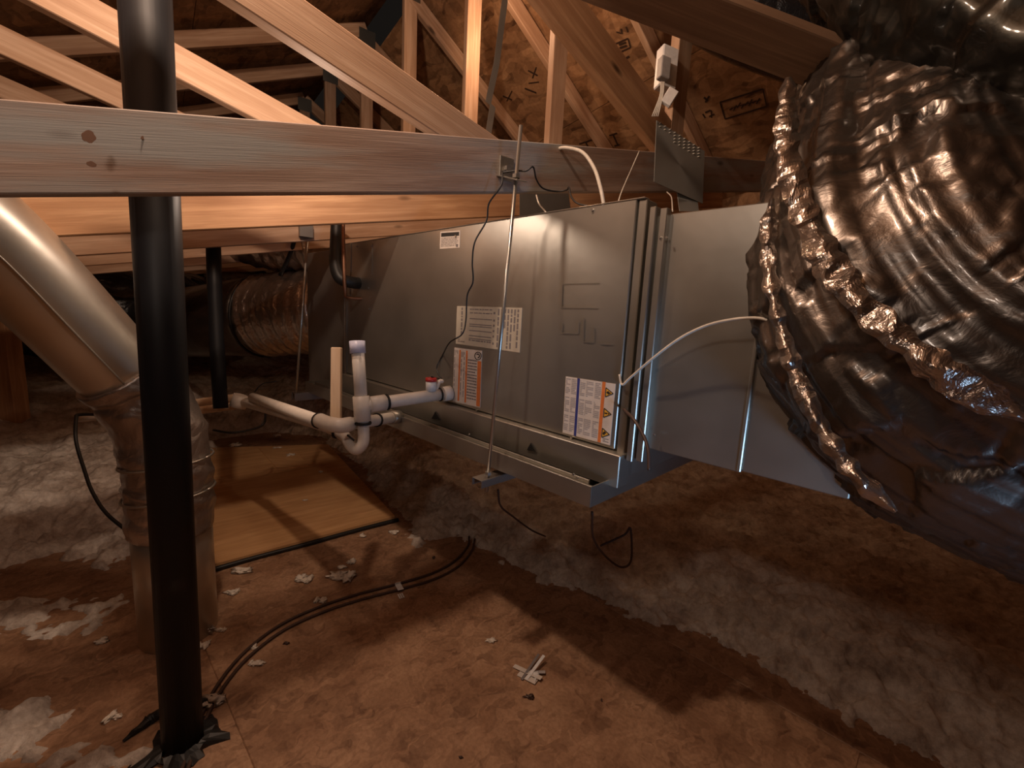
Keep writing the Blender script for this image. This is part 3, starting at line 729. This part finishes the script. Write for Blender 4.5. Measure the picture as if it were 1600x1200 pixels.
# ------------------------------------------------------------------ round galvanised duct at left
rv = fl(281,985); RZ = .112
rdz = empty('round_duct', rv, 'round galvanised duct slanting in from the left and down to the floor', 'duct')
def lift(p, h): return V((p.x, p.y, h))
zt = .60
e1 = lift(rv, zt)
sA = at(-150,262,.96); sB = at(12,400,1.12); sC = at(196,588,1.36); 
dA = (sC-sB).normalized()
tubeobj('slanting_pipe', [sA, sB, sC], RZ, M['galv_pipe'], rdz, 40, 10)
tubeobj('standing_pipe', [lift(rv, .0), lift(rv, zt-.05)], RZ, M['galv_pipe'], rdz, 40, 1)
def tapew(u, a, P): return .006*mnoise.noise(P*38)+.007*abs(math.sin(u*14+1.2*math.sin(a)))**6
tubeobj('taped_elbow', [sC-dA*.02, sC+dA*.06, lift(rv, zt+.06)*.65+(sC+dA*.1)*.35, lift(rv, zt-.02), lift(rv, zt-.10), lift(rv, zt-.22)], RZ+.006, M['tape'], rdz, 48, 12, disp=tapew, label='elbow wrapped in crinkled foil tape')
for zz_ in (zt+.02, zt-.09):
    tubeobj('tie', [e1+V((math.cos(a)*(RZ+.013), math.sin(a)*(RZ+.013), zz_-zt+.012*math.cos(a))) for a in [i*math.pi/12 for i in range(25)]], .004, M['galv'], rdz, 6, 2, label='bright wire tie')
# lock seam along the slanting pipe
side = dA.cross(CF).normalized()
def onsurf(P, T, px_side):
    v = (CO-P); v = (v-T*v.dot(T)).normalized(); s = T.cross(v); return P+(v*math.cos(px_side)+s*math.sin(px_side))*RZ
seamp = [onsurf(sA.lerp(sB, .3), (sB-sA).normalized(), .1), onsurf(sB, dA, .1), onsurf(sB.lerp(sC, .5), dA, .12), onsurf(sC, dA, .14)]
tubeobj('lock_seam', seamp, .0028, M['galv'], rdz, 6, 4)
# ------------------------------------------------------------------ flexible ducts beyond the plenum
pc = ap(2.70, .28, 1.06)
def ringw(amp, k, n_amp=.006):
    return lambda u, a, P: amp*math.sin(u*k)+n_amp*mnoise.noise(P*22)
fx = empty('flexible_duct', ap(2.9, .25, .8), 'foil flexible duct leaving the far plenum to the left', 'duct')
c0 = at(520,486,2.86); c1 = at(462,489,2.92); c2 = at(415,494,3.0); c3 = at(345,500,3.15); c4 = at(280,506,3.4)
tubeobj('crinkled_sleeve', [c0+(c0-c1)*.2, c0, c1, c2], [.255,.26,.262,.27], M['foil_crisp'], fx, 56, 16, disp=ringw(.007, 75, .007), label='bright crinkled foil band')
tubeobj('smooth_jacket', [c2, c3, c4], [.262,.255,.25], M['foil'], fx, 40, 8, disp=lambda u, a, P: .006*mnoise.noise(P*7))
tubeobj('strap', [c2+(V((0,0,1))*math.cos(a)+ (c1-c2).normalized().cross(Z)*math.sin(a))*.272 for a in [i*math.pi/16 for i in range(33)]], .008, M['black'], fx, 6, 1)
fx2 = empty('flexible_duct', at(420,405,2.9), 'upper foil flexible duct squeezed under the trusses near the plenum', 'duct')
tubeobj('jacket', [at(500,384,2.80), at(455,388,2.85), at(405,380,2.95), at(350,362,3.1)], .15, M['foil_crisp'], fx2, 48, 14, disp=ringw(.004, 60, .016))
tubeobj('strap', [at(462,370,2.60), at(452,400,2.66), at(438,430,2.72)], .012, M['black'], fx2, 8, 4)
bd = tubeobj('black_flexible_duct', [at(20,470,3.0), at(130,478,3.1), at(230,492,3.4), at(330,488,4.1), at(400,470,5.0)], .34, M['black_jacket'], None, 40, 12, disp=ringw(.008, 90, .02), label='wide black jacketed duct in shadow behind the round duct', cat='duct')

# ------------------------------------------------------------------ big foil flexible duct at right
def facet(P, sc_):
    ds, pts = mnoise.voronoi(P*sc_); c_ = pts[0]; v = mnoise.noise_vector(c_*3.7)
    return max(-.5, min(.5, (P*sc_-c_).dot(v)*1.6))
def foldw(u, a, P):
    ca, sa = math.cos(a), math.sin(a)
    q = mnoise.noise(V((u*2.6, ca*3.5, sa*3.5)))
    lon = 1-2*abs(mnoise.noise(V((u*2.2+.3*ca, ca*10, sa*10))))
    lon2 = 1-2*abs(mnoise.noise(V((u*4, ca*24, sa*24))))
    Q = P + mnoise.noise_vector(P*9)*.03
    return .020*q + .007*lon + .0035*lon2 + .016*facet(Q, 8) + .008*facet(Q+V((.3,.1,.2)), 19)
bf = empty('insulated_flex_duct', at(1450,600,.8), 'big crumpled silver foil duct bending through the right side', 'duct')
main = [at(1500,40,1.10), at(1455,190,1.02), at(1440,340,.92), at(1452,450,.83), at(1520,545,.77), at(1640,600,.72), at(1850,650,.66), at(2200,690,.6)]
tubeobj('foil_jacket', main, [.25,.285,.29,.30,.305,.305,.30,.29], M['foil'], bf, 260, 44, disp=foldw)
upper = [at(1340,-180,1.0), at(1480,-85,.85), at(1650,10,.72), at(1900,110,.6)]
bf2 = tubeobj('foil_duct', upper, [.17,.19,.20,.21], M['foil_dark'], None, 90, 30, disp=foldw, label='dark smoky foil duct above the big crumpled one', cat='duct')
# crisp foil flap running along the seam
def ribbon(name, pts, wd, mt, parent, amp, lab, n=14, m=10, lift_=.0):
    P = smoothpath(pts, n); bm = bmesh.new(); rows = []
    for i, p in enumerate(P):
        T = (P[min(i+1, len(P)-1)]-P[max(i-1, 0)]).normalized(); v = (CO-p).normalized(); s = T.cross(v).normalized()
        w_ = wd*(.65+.6*mnoise.noise(V((i*.25, 3.3, lift_)))+.25)
        w_ *= min(1, .25+(len(P)-1-i)/14, .3+i/8)
        row = []
        for j in range(m+1):
            f = j/m-.5; q = p+s*f*w_
            d = v*(amp*(1-2.4*abs(mnoise.noise(q*26)))+amp*.5*mnoise.noise(q*75)+.010*(1-4*f*f))
            row.append(bm.verts.new(q+d))
        rows.append(row)
    for a, b in zip(rows, rows[1:]):
        for j in range(m): bm.faces.new((a[j], a[j+1], b[j+1], b[j]))
    bmesh.ops.solidify(bm, geom=list(bm.faces), thickness=.0015)
    return obj(name, bm, M[mt], parent, lab)
ribbon('foil_flap', [at(1232,120,.86), at(1228,200,.82), at(1236,270,.78), at(1262,350,.72), at(1300,420,.66), at(1350,480,.60), at(1420,540,.55), at(1500,600,.52), at(1620,660,.50)], .040, 'foil_crisp', bf, .007, 'bright crinkled foil seam')
ribbon('foil_flap', [at(1206,310,.84), at(1200,370,.82), at(1204,440,.79), at(1222,520,.74), at(1250,600,.69), at(1290,680,.64), at(1340,745,.60), at(1400,800,.57)], .026, 'foil_crisp', bf, .006, 'bright crinkled foil edge', lift_=2)
# black tube added to stand in for the unlit upper corner
tubeobj('dark_corner_fill', [at(960,-110,1.75), at(1150,5,1.65), at(1330,70,1.6)], .16, M['black_jacket'], None, 36, 8, label='added black tube filling the unlit upper right corner', cat='duct')

# ------------------------------------------------------------------ junction box on the fourth stud at right
jb = empty('junction_box', at(1040,140,1.62), 'white plastic junction box with grey cover on the right stud', 'junction box')
def pbox(name, px, py, t, wpx, hpx, dep, mt, parent, bev=.003, rot=0., yaw=0.):
    c = at(px, py, t); k = t/FPX; a = math.radians(rot)
    fw = (CF*math.cos(yaw)+CR*math.sin(yaw)).normalized(); rx = (CR*math.cos(yaw)-CF*math.sin(yaw)).normalized()
    x = (rx*math.cos(a)+CU*math.sin(a)); y = (CU*math.cos(a)-rx*math.sin(a))
    bm = bmesh.new(); box(bm, c, x*wpx*k/2, y*hpx*k/2, fw*dep/2, bev); return obj(name, bm, M[mt], parent)
pbox('box', 1041, 109, 1.66, 29, 64, .045, 'plastic_white', jb, .004, -6, -.35)
pbox('cover', 1037, 108, 1.62, 17, 34, .03, 'plastic_grey', jb, .003, -6, -.35)
pbox('terminal_block', 1046, 152, 1.62, 17, 26, .02, 'plastic_white', jb, .003, -32)
for i in range(4): tubeobj('lead', [at(1033+i*1.6,128,1.61), at(1031+i*1.5,150,1.61), at(1019+i*3,182,1.63)], .0022, M['cable_white'], jb, 6, 4)

# ------------------------------------------------------------------ cables
def cable(name, pts, r, mt, lab, seg=8, n=8, cat='cable', group=None): return tubeobj(name, pts, r, M[mt], None, seg, n, label=lab, cat=cat, group=group)
F_ = lambda x, y, z=.006: fl(x, y, z)
path = [(278,1230),(300,1170),(318,1120),(345,1070),(385,1022),(440,980),(500,952),(560,932),(625,915),(680,898),(715,878),(734,856)]
cable('floor_cable', [F_(x-3, y-3) for x, y in path]+[F_(733,838,.03)], .0052, 'cable_brown', 'rear one of the two dark cables curving across the floor')
cable('floor_cable', [F_(x+3, y+5) for x, y in path]+[F_(742,842,.03)], .0052, 'cable_brown', 'front one of the two dark cables curving across the floor')
cl = empty('cable_clip', F_(625,925,0), 'small silver clip holding the two floor cables', 'clip')
bm = bmesh.new(); cx = (F_(640,910)-F_(610,918)).normalized(); cy = Z.cross(cx)
box(bm, F_(624,917,.014), cx*.012, cy*.022, Z*.001, .0005); box(bm, F_(624,917,.007)+cy*.022, cx*.012, cy*.001, Z*.007, .0003); obj('strap', bm, M['plastic_white'], cl)
bm = bmesh.new(); 
for i in (-1, 0, 1): box(bm, F_(626,930,.004)+cx*.008*i-cy*.005, cx*.0025, cy*.016, Z*.001, .0003)
obj('prongs', bm, M['plastic_white'], cl)
cable('signal_cable', [at(785,268,1.24), at(783,290,1.23), at(764,318,1.25), at(760,345,1.27), at(742,378,1.28), at(738,410,1.3), at(739,440,1.32), at(730,462,1.34), at(728,500,1.36), at(722,522,1.36), at(703,535,1.40)]
      + [fa(693,552,-.015), fa(683,572,-.015), fa(684,583,-.02), fa(690,592,-.02), f0+Z*.05], .0024, 'black', 'thin black wire draped from the bracket down to the float switch')
cable('signal_cable', [at(785,270,1.24), at(805,267,1.23), at(822,267,1.22), at(833,261,1.22), at(838,280,1.25), at(848,294,1.28), at(868,299,1.30), at(885,297,1.29), at(889,293,1.26), at(893,308,1.24), at(903,318,1.22), at(925,323,1.2)], .0024, 'black', 'thin black wire looping right from the bracket along the beam')
cable('beige_cable', [at(868,233,1.45), at(885,231,1.38), at(910,238,1.30), at(928,262,1.22), at(938,292,1.16), at(944,322,1.14)], .0052, 'cable_white', 'beige cable arching over the beam onto the cabinet')
cable('white_wire', [at(999,236,1.6), at(985,268,1.5), at(972,298,1.3), at(966,316,1.16)], .002, 'cable_white', 'thin white wire slanting down behind the cabinet top corner')
cable('white_wire', [at(1042,300,1.6), at(1049,308,1.5), at(1051,330,1.3)], .002, 'cable_white', 'short white wire hanging behind the duct top')
cable('white_wire', [at(838,305,1.6), at(842,318,1.5), at(850,328,1.45), at(856,336,1.4)], .0025, 'cable_white', 'short curl of white wire in front of the grey plate')
cable('thermostat_cable', [onp(968,585,EO,CA-.01), onp(972,601,EO,CA-.012), at(985,590,1.10), at(1020,560,1.03), at(1060,530,.97), at(1100,510,.92), at(1140,500,.87), at(1182,497,.84), at(1215,505,.82)], .0030, 'cable_white', 'white cable arching from the cabinet edge into the foil duct')
cable('whip_cable', [at(975,640,1.14), at(990,655,1.08), at(1005,680,1.05), at(1013,705,1.03), at(1014,735,1.02)], .0042, 'cable_brown', 'short dark cable hanging at the cabinet end')
cable('loose_wire', [at(778,765,1.45), at(782,790,1.48), at(800,806,1.6), at(830,828,1.75), at(852,838,1.85)], .0035, 'cable_brown', 'thin dark wire trailing below the pan hanger')
cable('loose_wire', [at(925,800,1.3), at(927,840,1.4), at(945,868,1.55), at(970,886,1.6), at(986,875,1.6), at(985,826,1.6), at(975,836,1.6), at(938,853,1.58)], .0038, 'cable_brown', 'looped dark wire hanging below the pan corner')
cable('black_cable', [at(170,648,1.7), at(125,648,1.68), at(119,655,1.66), at(119,690,1.62), at(132,735,1.6), at(145,770,1.58), at(170,806,1.56), at(222,846,1.54)], .006, 'black', 'black cable dropping over the insulation left of the round duct')
tubeobj('white_pipe', [at(172,651,1.72), at(120,655,1.72)], .011, M['pvc'], None, 10, 1, label='short pale pipe at the left above the insulation', cat='pipe')
cable('black_cable', [at(333,672,2.4), at(360,676,2.4), at(390,672,2.45), at(412,662,2.5), at(415,640,2.5)], .006, 'black', 'thin black cable lying on insulation under the beige pipes')
cable('black_cable', [at(398,612,2.3), at(410,600,2.3), at(432,596,2.3)], .003, 'black', 'short fine wire behind the pipe coupling')

# ------------------------------------------------------------------ plywood board on the floor
q = [fl(325,884,.03), fl(617,806,.03), fl(512,694,.03), fl(318,700,.03)]
mx = (q[1]-q[0]).normalized(); mt4 = Matrix((mx, Z.cross(mx), Z)).transposed().to_4x4(); mt4.translation = sum(q, V())/4; inv = mt4.inverted()
bm = bmesh.new(); lo = [inv @ p for p in q]; v1 = [bm.verts.new(p) for p in lo]; v2 = [bm.verts.new(p-V((0,0,.018))) for p in lo]
bm.faces.new(v1); bm.faces.new(v2[::-1])
for i in range(4): bm.faces.new((v1[i], v1[(i+1)%4], v2[(i+1)%4], v2[i]))
obj('plywood_sheet', bm, M['ply'], None, 'orange plywood sheet lying on the floor beside the insulation', 'plywood', mtx=mt4)
bm = bmesh.new()
for a, b_ in ((.08, .14), (.5, .56), (.88, .94)):
    pts = [q[0].lerp(q[1], a), q[0].lerp(q[1], b_), q[3].lerp(q[2], b_), q[3].lerp(q[2], a)]
    pts = [p-Z*.019+ (p*0) for p in pts]; quad(bm, pts, -Z, .0108)
obj('batten', bm, M['wood_deep'], None, 'low wood battens hidden under the plywood sheet', 'batten')
cable('edge_cable', [F_(330,891,.012), F_(400,871,.010), F_(480,850,.010), F_(560,828,.010), F_(622,812,.012)], .011, 'black', 'black cable tucked along the front edge of the plywood sheet')
# small square of plywood on top
bm = bmesh.new(); qq = [fl(434,733,.035), fl(482,727,.035), fl(462,705,.035), fl(404,700,.035)]; quad(bm, qq, -Z, .005); obj('plywood_offcut', bm, M['ply'], None, 'small thin plywood offcut on the plywood sheet', 'plywood offcut')

# ------------------------------------------------------------------ litter on the floor
bits = [(475,908,.026,'loose tuft of pale insulation on bare floor, midway between board and cable'),(537,902,.036,'largest loose tuft, crumbly and pale, right of the midway tuft'),
 (545,880,.022,'loose tuft just above the largest crumbly tuft'),(530,888,.016,'tiny tuft touching the upper left of the largest tuft'),
 (380,896,.028,'ragged tuft just in front of the board, nearest the round duct'),(368,926,.020,'tuft below the ragged one beside the round duct'),
 (612,832,.024,'bright tuft off the right front corner of the board'),(566,838,.018,'small tuft before the board edge near its right corner'),
 (500,938,.018,'small tuft caught on the rear of the curving cables'),(395,1040,.018,'tuft inside the bend of the curving cables'),
 (345,985,.014,'small tuft close to the right side of the round duct foot'),(395,1012,.012,'tiny tuft just above the one inside the cable bend'),
 (770,1002,.014,'lone tiny tuft up and left of the paper scrap'),(285,1050,.014,'tuft half hidden behind the black pipe'),
 (178,1120,.018,'tuft on floor left of the black pipe splinters'),(160,1002,.016,'tuft on floor left of the round duct foot')]
for i, (x, y, r, lb) in enumerate(bits):
    clump(x, y, r, lb, 'insulation_tuft', .45, 3, group='insulation tufts on the bare floor', cat='tuft')
for (x, y, r, lb) in ((455,718,.024,'white tuft on the plywood beside the small offcut'),(432,706,.022,'white tuft lying on the small plywood offcut'),(430,686,.032,'wide white tuft at the back edge of the plywood'),
                  (365,702,.040,'flat white tuft on the plywood behind the black pipe'),(500,745,.018,'white tuft near the right edge of the plywood'),(478,790,.010,'tiny white crumb near the middle front of the plywood')):
    o = clump(x, y, r, lb, 'insulation_tuft', .35, 3, group='insulation tufts on the plywood', cat='tuft'); o.location.z += .031
clump(325,985,.035, 'dark crumpled scrap at the foot of the round duct', 'crumpled_scrap', .7, 4, 'tape', cat='scrap')
clump(322,1010,.02, 'pale fluff at the base of the round duct', 'insulation_tuft', .5, 3, cat='tuft')
clump(330,1100,.03, 'torn pale chips right of the black pipe foot', 'torn_chips', .5, 5, 'fluff', cat='debris')
for (x, y, r, lb) in ((448,1006,.006,'dark speck of dirt left below the curving cables'),(678,872,.008,'dark speck of dirt above the right end of the cables'),(828,1090,.009,'dark speck of dirt just below the paper scrap'),(720,1184,.004,'tiny dark speck at the bottom edge of the floor'),(940,1095,.004,'tiny dark speck on the floor right of the paper scrap')):
    clump(x, y, r, lb, 'dirt_speck', .6, 1, 'cable_brown', group='dark specks on the floor', cat='speck')
# paper scrap: torn strips
ps = empty('torn_label_scrap', F_(828,1052,0), 'torn white and grey paper strips lying on the bare floor', 'paper scrap')
def strip(a, b, wd, z0, z1, mt):
    A_, B_ = F_(*a, z0), F_(*b, z1); x = (B_-A_)/2; s = x.cross(Z).normalized(); bm = bmesh.new(); box(bm, (A_+B_)/2, x, s*wd/2, x.cross(s).normalized()*.0006, .0002); obj('strip', bm, M[mt], ps)
strip((803,1040),(846,1060), .016, .004, .012, 'paper'); strip((822,1062),(850,1024), .010, .004, .03, 'plastic_white'); strip((815,1062),(842,1022), .008, .004, .02, 'ink'); strip((810,1052),(838,1066), .020, .003, .005, 'paper'); strip((826,1050),(852,1050), .012, .006, .01, 'print_grey')
o = clump(832,1056,.018,None,'crumpled_paper',.5,3,'plastic_white',cat=None); o.parent = ps; o.location = o.location-V(ps.location)
